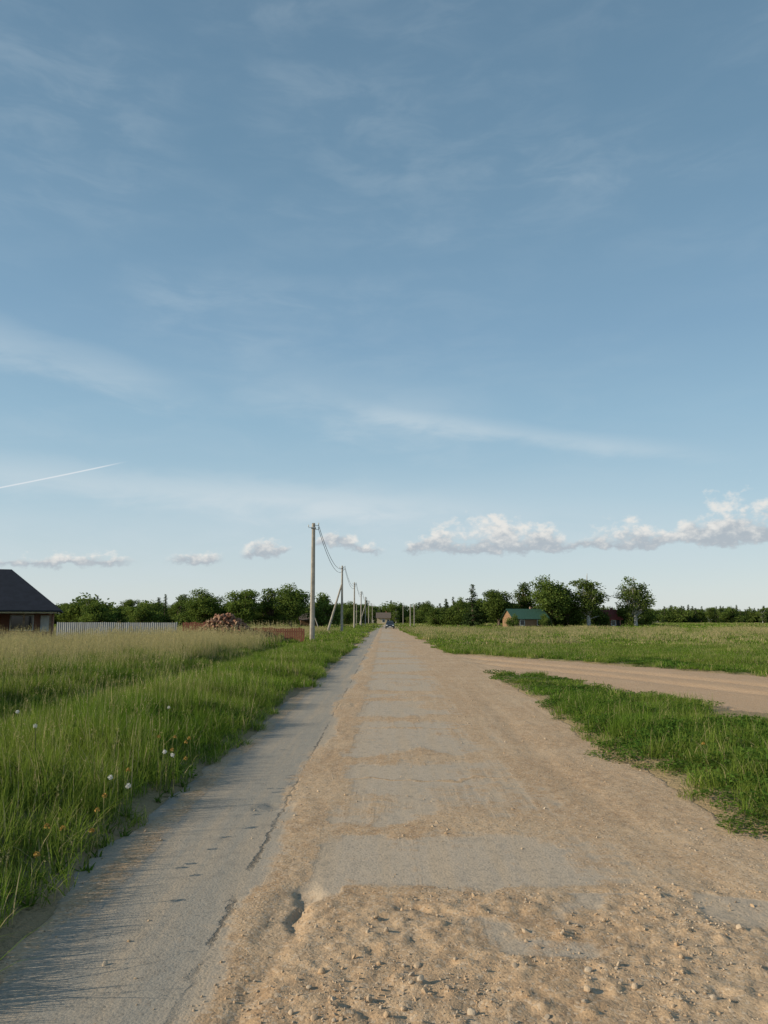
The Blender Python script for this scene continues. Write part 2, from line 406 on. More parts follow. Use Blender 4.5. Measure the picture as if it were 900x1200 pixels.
def jitter_grid(x0, x1, y0, y1, s):
    xs = np.arange(x0, x1, s); ys = np.arange(y0, y1, s)
    X, Y = np.meshgrid(xs, ys); X = X.ravel()+RNG.uniform(-.5, .5, X.size)*s; Y = Y.ravel()+RNG.uniform(-.5, .5, Y.size)*s
    k = np.abs(X) < Y*.58+4
    return X[k], Y[k]
def scatter_zone(name, X, Y, margin, chooser, collection, smin=.8, smax=1.2):
    m = dirt_mask(X, Y); k = m < -margin
    X = X[k]; Y = Y[k]; m = m[k]
    idx, hs, keep = chooser(X, Y, m)
    X, Y, idx, hs = X[keep], Y[keep], idx[keep], hs[keep]
    Z = ground_z(X, Y); n = len(X)
    rot = np.zeros((n, 3)); rot[:, 2] = RNG.uniform(0, 6.283, n); rot[:, :2] = RNG.normal(size=(n, 2))*.06
    s = RNG.uniform(smin, smax, n)
    return scatter_object(name, np.stack([X, Y, Z], -1), rot, np.stack([s, s, s*hs], -1), idx, collection)

def tallness(x, y):
    n = fbm(x*.5, y*.3, 70, 3)
    return sst(-6.6, -8.2, x+1.6*(n-.5))
def near_ch(X, Y, m):
    n = len(X); T = tallness(X, Y); r = RNG.uniform(0, 1, n); q = fbm(X*.9, Y*.9, 71, 3); q4 = fbm(X*1.6, Y*1.6, 78, 3)
    idx = RNG.integers(0, 4, n)
    left = X < 0
    idx = np.where(left & (r < T*.7+.22*sst(.5, .62, q)), idx+4, idx)
    w = np.where(left, (q > .62)*.4, .92*(1-.6*sst(.50, .60, q4)))
    idx = np.where((RNG.uniform(0, 1, n) < w) & (idx < 4), idx+8, idx)
    hs = .5+.9*q
    edge = sst(.0, .6, -m)
    hs = hs*(.45+.65*edge)
    hs = np.where(left, hs*1.05, hs*(.55+.3*q4/.5))
    hs = hs*(1-.4*np.exp(-((X+5.9)/.6)**2))
    bare = (X > 5) & (fbm(X*.8, Y*.8, 75, 3) > .62)
    keep = (RNG.uniform(0, 1, n) < .5+.6*edge) & ~bare
    return idx, hs, keep
def mid_ch(X, Y, m):
    n = len(X); T = tallness(X, Y); r = RNG.uniform(0, 1, n); q = fbm(X*.5, Y*.5, 72, 3); q2 = fbm(X*.15, Y*.12, 73, 3)
    idx = RNG.integers(0, 3, n); left = X < 0
    tall = left & (r < T+.12*sst(.5, .6, q))
    straw = left & (r < T) & (RNG.uniform(0, 1, n) < .10+sst(.46, .6, q2)*.5+.2*sst(20, 34, Y)+.45*sst(26, 38, Y)*sst(-16, -11, X))
    tri = (X > 2) & (X < 11) & (Y < 31)
    idx = np.where(tall, idx+3, idx); idx = np.where(straw, RNG.integers(6, 9, n), idx)
    idx = np.where(tri & (r < .9-.35*sst(.5, .6, q)), idx+9, idx)
    rs = (X > 2) & ~tri & (r < .04+.2*(q2 > .55)); idx = np.where(rs, idx+3, idx)
    hs = (.55+.8*q)*(.6+.4*sst(0, .5, -m))
    hs = hs*(1-.35*np.exp(-((X+5.9)/.6)**2))
    hs = np.where(X > 2, np.where(tri, hs*.6, hs*.72), hs*1.05)
    return idx, hs, np.ones(n, bool)
def far_ch(X, Y, m):
    n = len(X); T = tallness(X, Y); r = RNG.uniform(0, 1, n); q = fbm(X*.2, Y*.1, 74, 3)
    idx = RNG.integers(0, 3, n)
    band = (X > -18) & (X < -6.3) & (Y < 75)
    s = np.where(X < 0, r < T*(.2+.45*sst(.45, .6, q)+.7*band), r < .08+.32*sst(.48, .6, q))
    idx = np.where(s, idx+3, idx)
    return idx, (.6+.6*q)*np.where(X < 0, np.where(band, 1.35, .72), .8), np.ones(n, bool)
def vf_ch(X, Y, m):
    n = len(X); q = fbm(X*.05, Y*.02, 76, 3)
    idx = RNG.integers(0, 2, n)+2*(RNG.uniform(0, 1, n) < .12+.4*sst(.46, .6, q))
    return idx, .6+.5*q, np.ones(n, bool)

X, Y = jitter_grid(-14, 12, 1.6, 15, .235)
scatter_zone('roadside_grass', X, Y, .03, near_ch, C_near)
X, Y = jitter_grid(-34, 34, 15, 46, .48)
scatter_zone('meadow_grass', X, Y, .10, mid_ch, C_mid)
X, Y = jitter_grid(-95, 95, 46, 140, 1.35)
scatter_zone('field_grass', X, Y, .35, far_ch, C_far)
X, Y = jitter_grid(-300, 300, 140, 400, 4.8)
scatter_zone('distant_field_grass', X, Y, 1.5, vf_ch, C_vf)

# ------------------------------------------------------------------ gravel
def stone_mesh(seed, mat):
    bm = bmesh.new(); bmesh.ops.create_icosphere(bm, subdivisions=2, radius=.5)
    r = random.Random(seed); ax = [Vector((r.gauss(0, 1), r.gauss(0, 1), r.gauss(0, 1))).normalized() for _ in range(9)]
    lim = [r.uniform(.25, .42) for _ in ax]
    for v in bm.verts:
        for a, l in zip(ax, lim):
            d = v.co.dot(a)
            if d > l: v.co -= a*(d-l)*.9
        v.co.z *= .75
    me = bpy.data.meshes.new('pebble'); bm.to_mesh(me); bm.free(); me.materials.append(mat); return me
def stone_mat():
    m, nt, b = base_mat('pebble_stone')
    oi = nt.new('ShaderNodeObjectInfo').outputs['Random']
    c = nt.mix(oi, (.43, .30, .185), (.46, .38, .29)); c = nt.mix(nt.ss(oi, .85, 1.0), c, (.24, .18, .13))
    nt.l.new(c, b.inputs['Base Color']); b.inputs['Roughness'].default_value = .9
    return m
SM = stone_mat(); C_st = coll('pebbles', [stone_mesh(i, SM) for i in range(5)])
n = 105000
X = RNG.uniform(-2.2, 6, n); Y = 2.6+RNG.uniform(0, 1, n)**1.9*19
m = dirt_mask(X, Y); sl = slab_mask(X, Y); cl = fbm(X*2.5, Y*2.5, 90, 3)
fore = (1-sst(4.5, 5.1, Y))*(.4+.6*(1-sst(1.6, 2.6, X)))
p = (1-sl*.92)*(.12+.8*sst(.43, .66, cl))*(.45+.55*fore)*(m > -.25)*np.where(X < -.3, .6, 1)
k = RNG.uniform(0, 1, n) < p
X, Y = X[k], Y[k]; n = len(X)
S = .004+.009*RNG.uniform(0, 1, n)**3+.026*RNG.uniform(0, 1, n)**24
S = S*(1+.3*fore[k])
Z = road_z(X, Y)+.004+S*.08
rot = RNG.uniform(0, 6.28, (n, 3))*np.array([.15, .15, 1])
sc = S[:, None]*RNG.uniform(.7, 1.3, (n, 3))
scatter_object('gravel', np.stack([X, Y, Z], -1), rot, sc, RNG.integers(0, 5, n), C_st)

# ------------------------------------------------------------------ dandelions
M_stem = simple_mat('dandelion_stem', (.16, .17, .06), .7)
M_fluff = simple_mat('dandelion_fluff', (.78, .77, .73), .9, .1)
M_yellow = simple_mat('dry_flower', (.48, .30, .07), .8, .3)
def dandelion(x, y, h, kind=0, seed=0):
    rng = np.random.default_rng(seed)
    base = empty('dandelion', (x, y, float(ground_z(np.array([x]), np.array([y]))[0])))
    V, F, C, t = blades(2, .004, h, h+.001, .007, .18, rng, 0, True)
    V2, F2, C2, t2 = blades(9, .03, .08, .16, .02, 1.2, rng, 0)
    P, Q, R, S = join([(V, F, C, 0), (V2, F2, C2, 1)])
    add_obj('stem', quad_mesh('dandelion_stem', P, Q, [M_stem, M_weed], S, R), base)
    c = t.mean(0); n = 200 if kind == 0 else 60
    d = rng.normal(size=(n, 3)); d /= np.linalg.norm(d, axis=1)[:, None]
    if kind == 0:
        Pp = c+d*.020*rng.uniform(.35, 1, n)[:, None]; sz = .008
    else:
        d[:, 2] = np.abs(d[:, 2])*1.2; Pp = c+d*np.array([.016, .016, .02]); sz = .014
    cc = np.zeros((n, 4)); V, F, C = leaves(Pp, sz, rng, cc)
    add_obj('seed_head', quad_mesh('seed_head', V, F, [M_fluff if kind == 0 else M_yellow], None, C), base)
for i, (x, y, h, k) in enumerate([(-3.15, 7.2, .50, 0), (-1.98, 7.05, .47, 0), (-1.92, 7.3, .44, 0), (-2.05, 6.0, .44, 0), (-1.93, 6.0, .40, 0),
                                  (-1.93, 7.7, .46, 1), (-2.02, 7.4, .42, 1), (-1.86, 7.5, .38, 1), (-2.1, 7.9, .44, 1), (-2.0, 5.75, .38, 1), (-1.95, 5.5, .36, 1), (-2.1, 4.9, .33, 1), (-2.03, 5.1, .3, 1),
                                  (-1.9, 5.2, .3, 1), (-2.6, 9.5, .45, 0), (-3.9, 8.4, .5, 0), (3.3, 8.2, .3, 1), (-1.95, 4.5, .3, 1), (-2.05, 6.4, .4, 1), (-1.95, 8.1, .45, 1), (-2.15, 7.6, .48, 1)]):
    dandelion(x, y, h, k, 300+i)

# ------------------------------------------------------------------ trees
def tube(pts, rad, sides=7):
    pts = np.asarray(pts, float); n = len(pts); a = np.arange(sides)/sides*2*np.pi
    V = []
    for i in range(n):
        d = pts[min(i+1, n-1)]-pts[max(i-1, 0)]; d /= np.linalg.norm(d)+1e-9
        u = np.cross(d, [0.3, 1, .1]); u /= np.linalg.norm(u); w = np.cross(d, u)
        V.append(pts[i]+rad[i]*(np.cos(a)[:, None]*u+np.sin(a)[:, None]*w))
    V = np.concatenate(V); F = []
    for i in range(n-1):
        for k in range(sides):
            F.append([i*sides+k, i*sides+(k+1) % sides, (i+1)*sides+(k+1) % sides, (i+1)*sides+k])
    return V, np.array(F), np.zeros((len(V), 4))
def tree_mesh(name, kind, seed):
    rng = np.random.default_rng(seed); parts = []; lumps = []
    leafm, barkm = M_tree, M_bark
    if kind == 'broad':
        H = 10; zt = 1.2; top = 8.5; c0 = np.array([0, 0, 4.9]); R = np.array([3.1, 3.1, 4.5]); nl = 76; lr = (.9, 1.4); per = 190; ls = .34
    elif kind == 'birch':
        H = 10; zt = 1; top = 9.3; c0 = np.array([0, 0, 5.1]); R = np.array([2.5, 2.5, 4.7]); nl = 70; lr = (.6, 1.1); per = 125; ls = .30; leafm = M_birch; barkm = M_bbark
    elif kind == 'bush':
        H = 5; zt = .4; top = 3.5; c0 = np.array([0, 0, 1.9]); R = np.array([3.0, 3.0, 2.7]); nl = 38; lr = (.7, 1.2); per = 150; ls = .34
    elif kind == 'narrow':
        H = 8; zt = .6; top = 7; c0 = np.array([0, 0, 4.0]); R = np.array([1.4, 1.4, 3.9]); nl = 34; lr = (.55, .9); per = 130; ls = .29
    if kind == 'conifer':
        H = 10; top = 9.6; leafm = M_con
        for z in np.arange(.7, 9.8, .42):
            r = 2.3*(1-z/10.2)**.85*rng.uniform(.85, 1.1)
            nb = max(3, int(9*(1-z/11)))
            for b in range(nb):
                a = rng.uniform(0, 6.28); L = r*rng.uniform(.75, 1.15)
                tip = np.array([np.cos(a)*L, np.sin(a)*L, z-.28*L])
                parts.append((*tube([[0, 0, z], tip], [.035, .01], 3), 1))
                k = int(46*L)+8; t = rng.uniform(.15, 1, k)[:, None]
                P = np.array([0, 0, z])*(1-t)+tip*t+rng.normal(size=(k, 3))*np.array([.16, .16, .10])
                c = np.zeros((k, 4)); c[:, 0] = np.clip(rng.normal(.35+.3*(rng.random()), .2, k), 0, 1); c[:, 3] = 1
                parts.append((*leaves(P, .26, rng, c), 0))
    else:
        for i in range(nl):
            d = rng.normal(size=3); d /= np.linalg.norm(d)
            c = c0+d*R*rng.uniform(.3, .86)
            lumps.append((c, rng.uniform(*lr)))
        for c, r in lumps:
            if c[2] < .9: c[2] = .9+rng.uniform(0, .4)
            st = np.array([0, 0, zt+(c[2]-zt)*.45 if c[2] > zt else zt*.8]); midp = (st+c)/2+rng.normal(size=3)*.15
            parts.append((*tube([st, midp, c], [.10, .06, .02], 4), 1))
            k = int(per*(r/lr[1])**1.5)
            d = rng.normal(size=(k, 3)); d /= np.linalg.norm(d, axis=1)[:, None]
            P = c+d*r*(rng.uniform(.35, 1.12, k))[:, None]*np.array([1, 1, .8])
            P[:, 2] = np.maximum(P[:, 2], .05)
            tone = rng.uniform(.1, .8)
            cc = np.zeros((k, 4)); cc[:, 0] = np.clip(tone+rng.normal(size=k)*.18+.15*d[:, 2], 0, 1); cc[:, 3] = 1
            parts.append((*leaves(P, ls, rng, cc), 0))
    tp = [[0, 0, -.2], [.05, .03, top*.33], [-.08, .1, top*.66], [0, 0, top]]
    tr = [.26, .19, .11, .03] if kind not in ('narrow', 'bush') else [.12, .1, .06, .02]
    parts.append((*tube(tp, tr, 8), 1))
    V, F, C, M = join(parts)
    return quad_mesh(name, V, F, [leafm, barkm], M, C), H
TM = {}
for kind, cnt in (('broad', 3), ('birch', 2), ('bush', 3), ('narrow', 1), ('conifer', 2)):
    TM[kind] = [tree_mesh(kind+'_tree', kind, 400+7*i+len(kind)) for i in range(cnt)]
NAMES = {'broad': 'deciduous_tree', 'birch': 'birch_tree', 'bush': 'bush', 'narrow': 'poplar_tree', 'conifer': 'spruce_tree'}
def tree(kind, x, y, h, wfac=1.0, v=0):
    me, H = TM[kind][v % len(TM[kind])]
    s = h/H
    return add_obj(NAMES[kind], me, None, (x, y, -.05), (0, 0, random.uniform(0, 6.28)), (s*wfac, s*wfac, s))
for t in [('bush', 12.6, 190, 5.6, .9, 0), ('conifer', 15.4, 192, 7.2, 1.2, 0), ('bush', 17.6, 184, 6.8, 1.0, 1), ('conifer', 20.4, 178, 10.2, 1.3, 1), ('bush', 22.2, 182, 7.4, .9, 2), ('broad', 18.9, 190, 8.0, .9, 2),
          ('broad', 25.8, 174, 10.2, 1.3, 0), ('bush', 29.6, 186, 6.4, .7, 0), ('narrow', 32.2, 178, 11.0, 1.25, 0), ('bush', 27.0, 163, 3.4, .8, 1), ('bush', 34.6, 167, 3.4, .8, 2), ('bush', 33.6, 186, 6.6, .9, 0),
          ('broad', 37.0, 172, 12.9, 1.2, 1), ('narrow', 41.2, 174, 8.8, 1.4, 0), ('birch', 45.4, 172, 12.9, 1.45, 0), ('bush', 42.4, 178, 6.4, .9, 1), ('birch', 55.8, 172, 12.2, 1.4, 1), ('bush', 40.2, 182, 5.8, .9, 2),
          ('bush', 50.0, 188, 7.0, .9, 2), ('bush', 59.4, 182, 7.2, 1.0, 0), ('bush', 48.8, 174, 5.2, .8, 1), ('bush', 64.5, 195, 5.6, 1.1, 1), ('bush', 53.6, 176, 6.0, .6, 0),
          ('bush', -45.5, 190, 7.2, 1.3, 0), ('broad', -52, 200, 8.2, 1.4, 1), ('bush', -41.5, 185, 6.6, 1.2, 1), ('narrow', -51.5, 196, 8.8, 1.1, 0), ('conifer', -48.8, 190, 8.2, 1.0, 1),
          ('broad', -38.4, 166, 9.2, 1.6, 2), ('broad', -30.2, 164, 9.8, 1.4, 0), ('narrow', -24.6, 168, 9.2, 1.7, 0), ('broad', -20.0, 166, 10.6, 1.25, 1), ('bush', -34.4, 172, 6.4, 1.0, 0), ('bush', -27, 174, 6.4, 1.0, 2),
          ('bush', -13.3, 170, 8.6, .8, 2), ('bush', -17, 186, 6.6, .9, 1), ('bush', -62, 200, 7.4, 1.2, 0), ('bush', -70, 190, 7.0, 1.3, 2), ('conifer', -58, 205, 8.8, .9, 0), ('bush', -9.5, 200, 5.4, .8, 0)]:
    tree(*t)
C_tr = coll('treeline', [TM['broad'][0][0], TM['broad'][1][0], TM['birch'][0][0], TM['bush'][0][0], TM['bush'][1][0], TM['conifer'][0][0], TM['conifer'][1][0]])
def treeline(name, P, hs, idx):
    n = len(P); H = np.array([10, 10, 10, 5, 5, 10, 10])[idx]
    rot = np.zeros((n, 3)); rot[:, 2] = RNG.uniform(0, 6.28, n); s = hs/H
    w = s*RNG.uniform(1.0, 1.6, n)
    P = np.stack([P[:, 0], P[:, 1], np.full(n, -.1)], -1)
    scatter_object(name, P, rot, np.stack([w, w, s], -1), idx, C_tr)
n = 380
X = RNG.uniform(75, 420, n); Y = 430+RNG.uniform(-25, 60, n)+.05*X
treeline('distant_trees', np.stack([X, Y], -1), RNG.uniform(8.0, 10.8, n), RNG.choice([0, 1, 2, 3, 5, 6, 5, 6], n))
n = 280
X = RNG.uniform(-190, -16, n); Y = 255+RNG.uniform(-30, 50, n)
treeline('distant_trees', np.stack([X, Y], -1), (4.4+5.2*RNG.uniform(0, 1, n)**1.6)*(.75+.5*fbm(X*.08, Y*0, 95, 2)), RNG.choice([0, 1, 2, 3, 4, 0, 5], n))
n = 130
X = RNG.uniform(-22, 72, n); Y = 330+RNG.uniform(-20, 60, n)
treeline('distant_trees', np.stack([X, Y], -1), RNG.uniform(5.5, 12, n), RNG.choice([0, 1, 2, 3, 4, 5, 6], n))

# ------------------------------------------------------------------ built things
def box(name, mat, c, d, parent, rot=(0, 0, 0), bev=.01):
    bm = bmesh.new(); bmesh.ops.create_cube(bm, size=1)
    for v in bm.verts: v.co = Vector((v.co.x*d[0], v.co.y*d[1], v.co.z*d[2]))
    if bev: bmesh.ops.bevel(bm, geom=bm.edges[:], offset=min(bev, min(d)*.3), segments=1, affect='EDGES')
    me = bpy.data.meshes.new(name); bm.to_mesh(me); bm.free(); me.materials.append(mat)
    return add_obj(name, me, parent, c, rot)
def poly(name, mat, verts, faces, parent, loc=(0, 0, 0), rot=(0, 0, 0)):
    me = bpy.data.meshes.new(name); me.from_pydata(verts, [], faces); me.materials.append(mat); me.update()
    return add_obj(name, me, parent, loc, rot)
def hip_roof(name, mat, w, d, z0, z1, ridge, parent, th=.12):
    x, y, r = w/2, d/2, ridge/2
    v = [(-x, -y, z0), (x, -y, z0), (x, y, z0), (-x, y, z0), (-r, 0, z1), (r, 0, z1),
         (-x, -y, z0-th), (x, -y, z0-th), (x, y, z0-th), (-x, y, z0-th)]
    f = [(0, 1, 5, 4), (1, 2, 5), (2, 3, 4, 5), (3, 0, 4), (6, 7, 1, 0), (7, 8, 2, 1), (8, 9, 3, 2), (9, 6, 0, 3), (9, 8, 7, 6)]
    return poly(name, mat, v, f, parent)
def gable_roof(name, mat, w, d, z0, z1, parent, th=.1):
    x, y = w/2, d/2
    v = [(-x, -y, z0), (x, -y, z0), (x, y, z0), (-x, y, z0), (-x, 0, z1), (x, 0, z1)]
    v += [(a, b, c-th) for a, b, c in v]
    f = [(0, 1, 5, 4), (2, 3, 4, 5), (7, 6, 10, 11), (9, 8, 11, 10), (0, 6, 7, 1), (2, 8, 9, 3), (0, 4, 10, 6), (4, 3, 9, 10), (1, 7, 11, 5), (5, 11, 8, 2)]
    return poly(name, mat, v, f, parent)
def brick_mat(name, c1, c2, mortar):
    m, nt, b = base_mat(name)
    tc = nt.new('ShaderNodeTexCoord').outputs['Object']
    mp = nt.new('ShaderNodeMapping'); mp.inputs['Rotation'].default_value = (math.radians(90), 0, 0); nt.l.new(tc, mp.inputs[0])
    br = nt.new('ShaderNodeTexBrick'); br.inputs['Scale'].default_value = 4; br.inputs['Color1'].default_value = (*c1, 1); br.inputs['Color2'].default_value = (*c2, 1); br.inputs['Mortar'].default_value = (*mortar, 1)
    br.inputs['Mortar Size'].default_value = .02
    nt.l.new(mp.outputs[0], br.inputs['Vector']); nt.l.new(br.outputs['Color'], b.inputs['Base Color']); b.inputs['Roughness'].default_value = .9
    return m
def ribbed_mat(name, col, scale, rough=.5, var=.15):
    m, nt, b = base_mat(name)
    tc = nt.new('ShaderNodeTexCoord').outputs['Object']
    n = nt.noise(nt.scalevec(tc, (3, 3, .5)), 1.2, 4)
    nt.l.new(nt.mix(nt.ss(n, .3, .7), tuple(c*(1-var) for c in col), col), b.inputs['Base Color'])
    b.inputs['Roughness'].default_value = rough
    return m
M_brick = brick_mat('red_brick', (.34, .14, .085), (.26, .10, .065), (.3, .27, .23))
M_roofd = simple_mat('dark_roof_tile', (.020, .024, .036), .75, .3, 2, .3)
M_white = simple_mat('white_paint', (.75, .75, .72), .6, .12)
M_dark = simple_mat('dark_interior', (.02, .022, .025), .6)
M_glass = simple_mat('window_glass', (.03, .04, .05), .08, .1, 1, 0, 0, .6)
M_wood = simple_mat('weathered_wood', (.22, .15, .10), .85, .4, 5, .4)
M_conc = simple_mat('pole_concrete', (.40, .36, .31), .85, .3, 3, .3)
M_metal = simple_mat('galvanised_metal', (.35, .36, .37), .5, .2, 3, 0, .6)
M_black = simple_mat('black_rubber', (.02, .02, .02), .8)

# --- brick house with veranda, left edge; its flank is turned away from the road
H = empty('brick_house', (-34.5, 61.6, 0), math.radians(22))
W, D = 15.2, 10.0
box('walls', M_brick, (-2.1, .3, 1.15), (W-4.4, D-.6, 2.3), H)
box('foundation', M_conc, (0, 0, .10), (W+.2, D+.2, .28), H)
box('veranda_back_wall', M_brick, (5.45, 2.4, 1.15), (4.2, 4.6, 2.3), H)
box('veranda_parapet', M_brick, (5.6, -4.85, .50), (3.9, .22, .5), H)
for i, px in enumerate((3.6, 5.6, 7.45)):
    box(f'veranda_post_{i+1}', M_wood, (px, -4.85, 1.45), (.16, .16, 1.4), H)
box('eave_beam', M_white, (0, -5.16, 2.2), (W+.6, .05, .13), H)
box('eave_beam_side', M_white, (7.98, 0, 2.2), (.05, D+.2, .13), H)
hip_roof('roof', M_roofd, W+1.3, D+1.4, 2.36, 5.75, 8.4, H)
box('window_glass', M_glass, (0.3, -4.43, 1.35), (1.4, .06, 1.1), H)
box('window_frame', M_white, (0.3, -4.42, 1.35), (1.6, .04, 1.3), H)
box('veranda_window', M_glass, (5.2, .06, 1.4), (1.6, .05, 1.1), H)
box('veranda_window_frame', M_white, (5.2, .075, 1.4), (1.8, .04, 1.3), H)
box('door', M_white, (7.0, .07, 1.1), (.8, .05, 1.8), H)
box('chimney', M_brick, (-5, 1, 5.4), (.7, .7, 1.4), H)

# --- corrugated metal fence
def corrugated(name, mat, x0, x1, z0, z1, parent, period=.22, amp=.02):
    n = int((x1-x0)/period*6); xs = np.linspace(x0, x1, n)
    ys = np.clip(np.sin(xs/period*2*np.pi)*1.6, -1, 1)*amp
    V = np.concatenate([np.stack([xs, ys, np.full(n, z0)], -1), np.stack([xs, ys, z1+.02*np.round(np.sin(np.floor(xs/2.2)*12.3))*.8], -1)])
    i = np.arange(n-1); F = np.stack([i, i+1, i+1+n, i+n], -1)
    return add_obj(name, quad_mesh(name, V, F, [mat]), parent)
M_fence = ribbed_mat('grey_metal_sheet', (.28, .29, .30), 4, .6, .3)
fe = empty('metal_fence', (-23.2, 55.0, 0), math.radians(-6))
corrugated('sheets', M_fence, 0, 8.8, .10, 1.46, fe, .15, .010)
for i in range(6):
    box(f'post_{i+1}', M_metal, (i*1.75+.03, .08, .74), (.07, .07, 1.48), fe)
box('rail_top', M_metal, (4.4, .06, 1.2), (8.8, .03, .05), fe)
M_red = ribbed_mat('red_painted_boards', (.27, .105, .065), 4, .8, .35)
rf = empty('red_fence', (-14.6, 56.6, 0))
for i in range(54):
    hh = 1.45+random.uniform(-.05, .05) if i < 20 else 1.05+random.uniform(-.05, .05)
    box(f'board_{i+1}', M_red, (i*.165, 0, hh/2), (.14, .03, hh), rf, (0, random.uniform(-.01, .01), 0), .004)
box('rail', M_wood, (4.4, .04, .8), (8.8, .04, .08), rf)
# --- firewood pile
def log_pile(name, cx, cy, w, h, n, mats):
    par = empty(name, (cx, cy, 0))
    bm = bmesh.new(); r = random.Random(5)
    placed = 0
    while placed < n:
        x = r.gauss(0, w*.27); y = r.gauss(0, .6)
        top = h*max(0, 1-(abs(x)/(w*.56))**1.8)*max(0, 1-(abs(y)/1.6)**2)
        if top < .08: continue
        z = r.uniform(.2, 1)*top
        L = r.uniform(.30, .5); rad = r.uniform(.045, .10)
        M = Matrix.Translation((x, y, z)) @ Matrix.Rotation(r.gauss(0, .9), 4, 'Z') @ Matrix.Rotation(math.pi/2+r.gauss(0, .45), 4, 'X')
        g = bmesh.ops.create_cone(bm, cap_ends=True, segments=7, radius1=rad, radius2=rad*.85, depth=L, matrix=M)
        mi = r.choice([0, 0, 2, 1, 2])
        ci = 1 if r.random() < .4 else 2
        for v in g['verts']:
            for f in v.link_faces: f.material_index = mi if len(f.verts) < 7 else ci
        placed += 1
    me = bpy.data.meshes.new('split_logs'); bm.to_mesh(me); bm.free()
    for m in mats: me.materials.append(m)
    add_obj('split_logs', me, par)
log_pile('firewood_pile', -11.3, 55.2, 4.4, 2.05, 1300, [simple_mat('log_bark', (.25, .14, .09), .9, .4), simple_mat('split_wood', (.40, .27, .18), .85, .3), simple_mat('log_red', (.31, .16, .105), .9, .3)])

# --- utility poles
def utility_pole(x, y, h=8.9, r0=.19, r1=.115, strut=0, parent_name='utility_pole', arm=True):
    p = empty(parent_name, (x, y, 0))
    V, F, C = tube([[0, 0, -.1], [0, 0, h*.5], [0, 0, h-.04], [0, 0, h]], [r0, (r0+r1)/2, r1, r1*.6], 8)
    add_obj('shaft', quad_mesh('pole_shaft', V, F, [M_conc], smooth=False), p)
    box('cap', M_conc, (0, 0, h), (r1*1.5, r1*1.5, .06), p)
    if arm:
        box('bracket', M_metal, (0, 0, h-.35), (r1*2.6, r1*2.6, .10), p)
        for s, zz in ((1, h-.15), (1, h-.45), (-1, h-.3)):
            V, F, C = tube([[s*r1, 0, zz], [s*(r1+.22), 0, zz-.02], [s*(r1+.24), 0, zz+.1]], [.02, .02, .015], 5)
            add_obj('hook', quad_mesh('hook', V, F, [M_metal]), p)
            V, F, C = tube([[s*(r1+.24), 0, zz+.06], [s*(r1+.24), 0, zz+.11], [s*(r1+.24), 0, zz+.15], [s*(r1+.24), 0, zz+.2]], [.03, .055, .035, .045], 8)
            add_obj('insulator', quad_mesh('insulator', V, F, [M_white]), p)
    if strut:
        V, F, C = tube([[strut, -.6, -.1], [strut*.03, 0, h*.72]], [r0*.9, r1], 8)
        add_obj('strut', quad_mesh('strut', V, F, [M_conc]), p)
    return p
PY = [58, 104, 150, 196, 242, 288, 334]
PX = [-5.36, -5.65, -5.75, -5.8, -5.8, -5.7, -5.5]
for i, (x, y) in enumerate(zip(PX, PY)):
    utility_pole(x, y, r0=.21 if i == 0 else .19, r1=.14 if i == 0 else .115, strut=(-1.9 if i in (1, 4) else 0))
def wire(pts0, pts1, sag, n=24):
    t = np.linspace(0, 1, n)[:, None]
    P = np.array(pts0)*(1-t)+np.array(pts1)*t; P[:, 2] -= (4*sag*t*(1-t))[:, 0]
    return P
parts = []
for i in range(len(PY)-1):
    for dz, dx, sg in ((-.05, .36, 1.5), (-.35, .36, 1.65)):
        P = wire((PX[i]+dx, PY[i], 8.9+dz), (PX[i+1]+dx, PY[i+1], 8.9+dz), sg)
        parts.append((*tube(P, [.02]*len(P), 4), 0))
V, F, C, M = join(parts)
add_obj('power_line', quad_mesh('power_line', V, F, [M_black]))
for x, y, h in ((5.6, 165, 5.0), (7.4, 190, 5.4), (9.0, 230, 6.0), (-7.6, 215, 6), (-3.9, 260, 6.5), (6.4, 260, 6.5)):
    utility_pole(x, y, h, .12, .09, parent_name='lamp_post', arm=False)
utility_pole(-14.0, 150, 5.0, .1, .08, strut=1.5, parent_name='wooden_post', arm=False)

# --- distant houses
def small_house(name, x, y, w, d, hw, hr, wall, roof, rotz=0):
    h = empty(name, (x, y, 0), rotz)
    box('walls', wall, (0, 0, hw/2), (w, d, hw), h)
    poly('gable_walls', wall, [(-w/2, -d/2, hw), (-w/2, d/2, hw), (-w/2, 0, hr-.15), (w/2, -d/2, hw), (w/2, d/2, hw), (w/2, 0, hr-.15)], [(0, 1, 2), (4, 3, 5)], h)
    gable_roof('roof', roof, w+.8, d+.9, hw-.1, hr, h)
    k = max(1, int(w//3))
    for i in range(k):
        wx = (i+.5)/k*w-w/2
        box(f'window_{i+1}', M_glass, (wx, -d/2-.03, hw*.55), (.9, .05, 1.0), h)
        box(f'window_frame_{i+1}', M_white, (wx, -d/2-.01, hw*.55), (1.15, .03, 1.25), h)
    box('door', M_dark, (w/2-.7, -d/2-.02, .95), (.8, .04, 1.9), h)
    box('chimney', M_brick, (w*.2, .3, hr-.1), (.5, .5, 1.1), h)
M_ochre = simple_mat('ochre_wall', (.28, .17, .10), .85)
M_cream = simple_mat('cream_wall', (.52, .43, .28), .85)
M_rg = simple_mat('green_metal_roof', (.05, .115, .085), .6)
M_rr = simple_mat('red_metal_roof', (.20, .05, .04), .6)
M_rgr = simple_mat('brown_slate_roof', (.15, .12, .10), .8)
small_house('timber_house', 30.9, 170, 8.0, 6, 2.0, 4.1, M_ochre, M_rg, .25)
small_house('shed', 51.2, 176, 3.6, 3.6, 1.9, 4.0, M_brick, M_rr, .2)
small_house('cream_house', -.2, 300, 5.0, 6, 2.6, 4.6, M_cream, M_rgr, 0)
small_house('timber_house', -16.5, 176, 5, 5, 1.8, 3.2, M_ochre, M_rgr, .15)

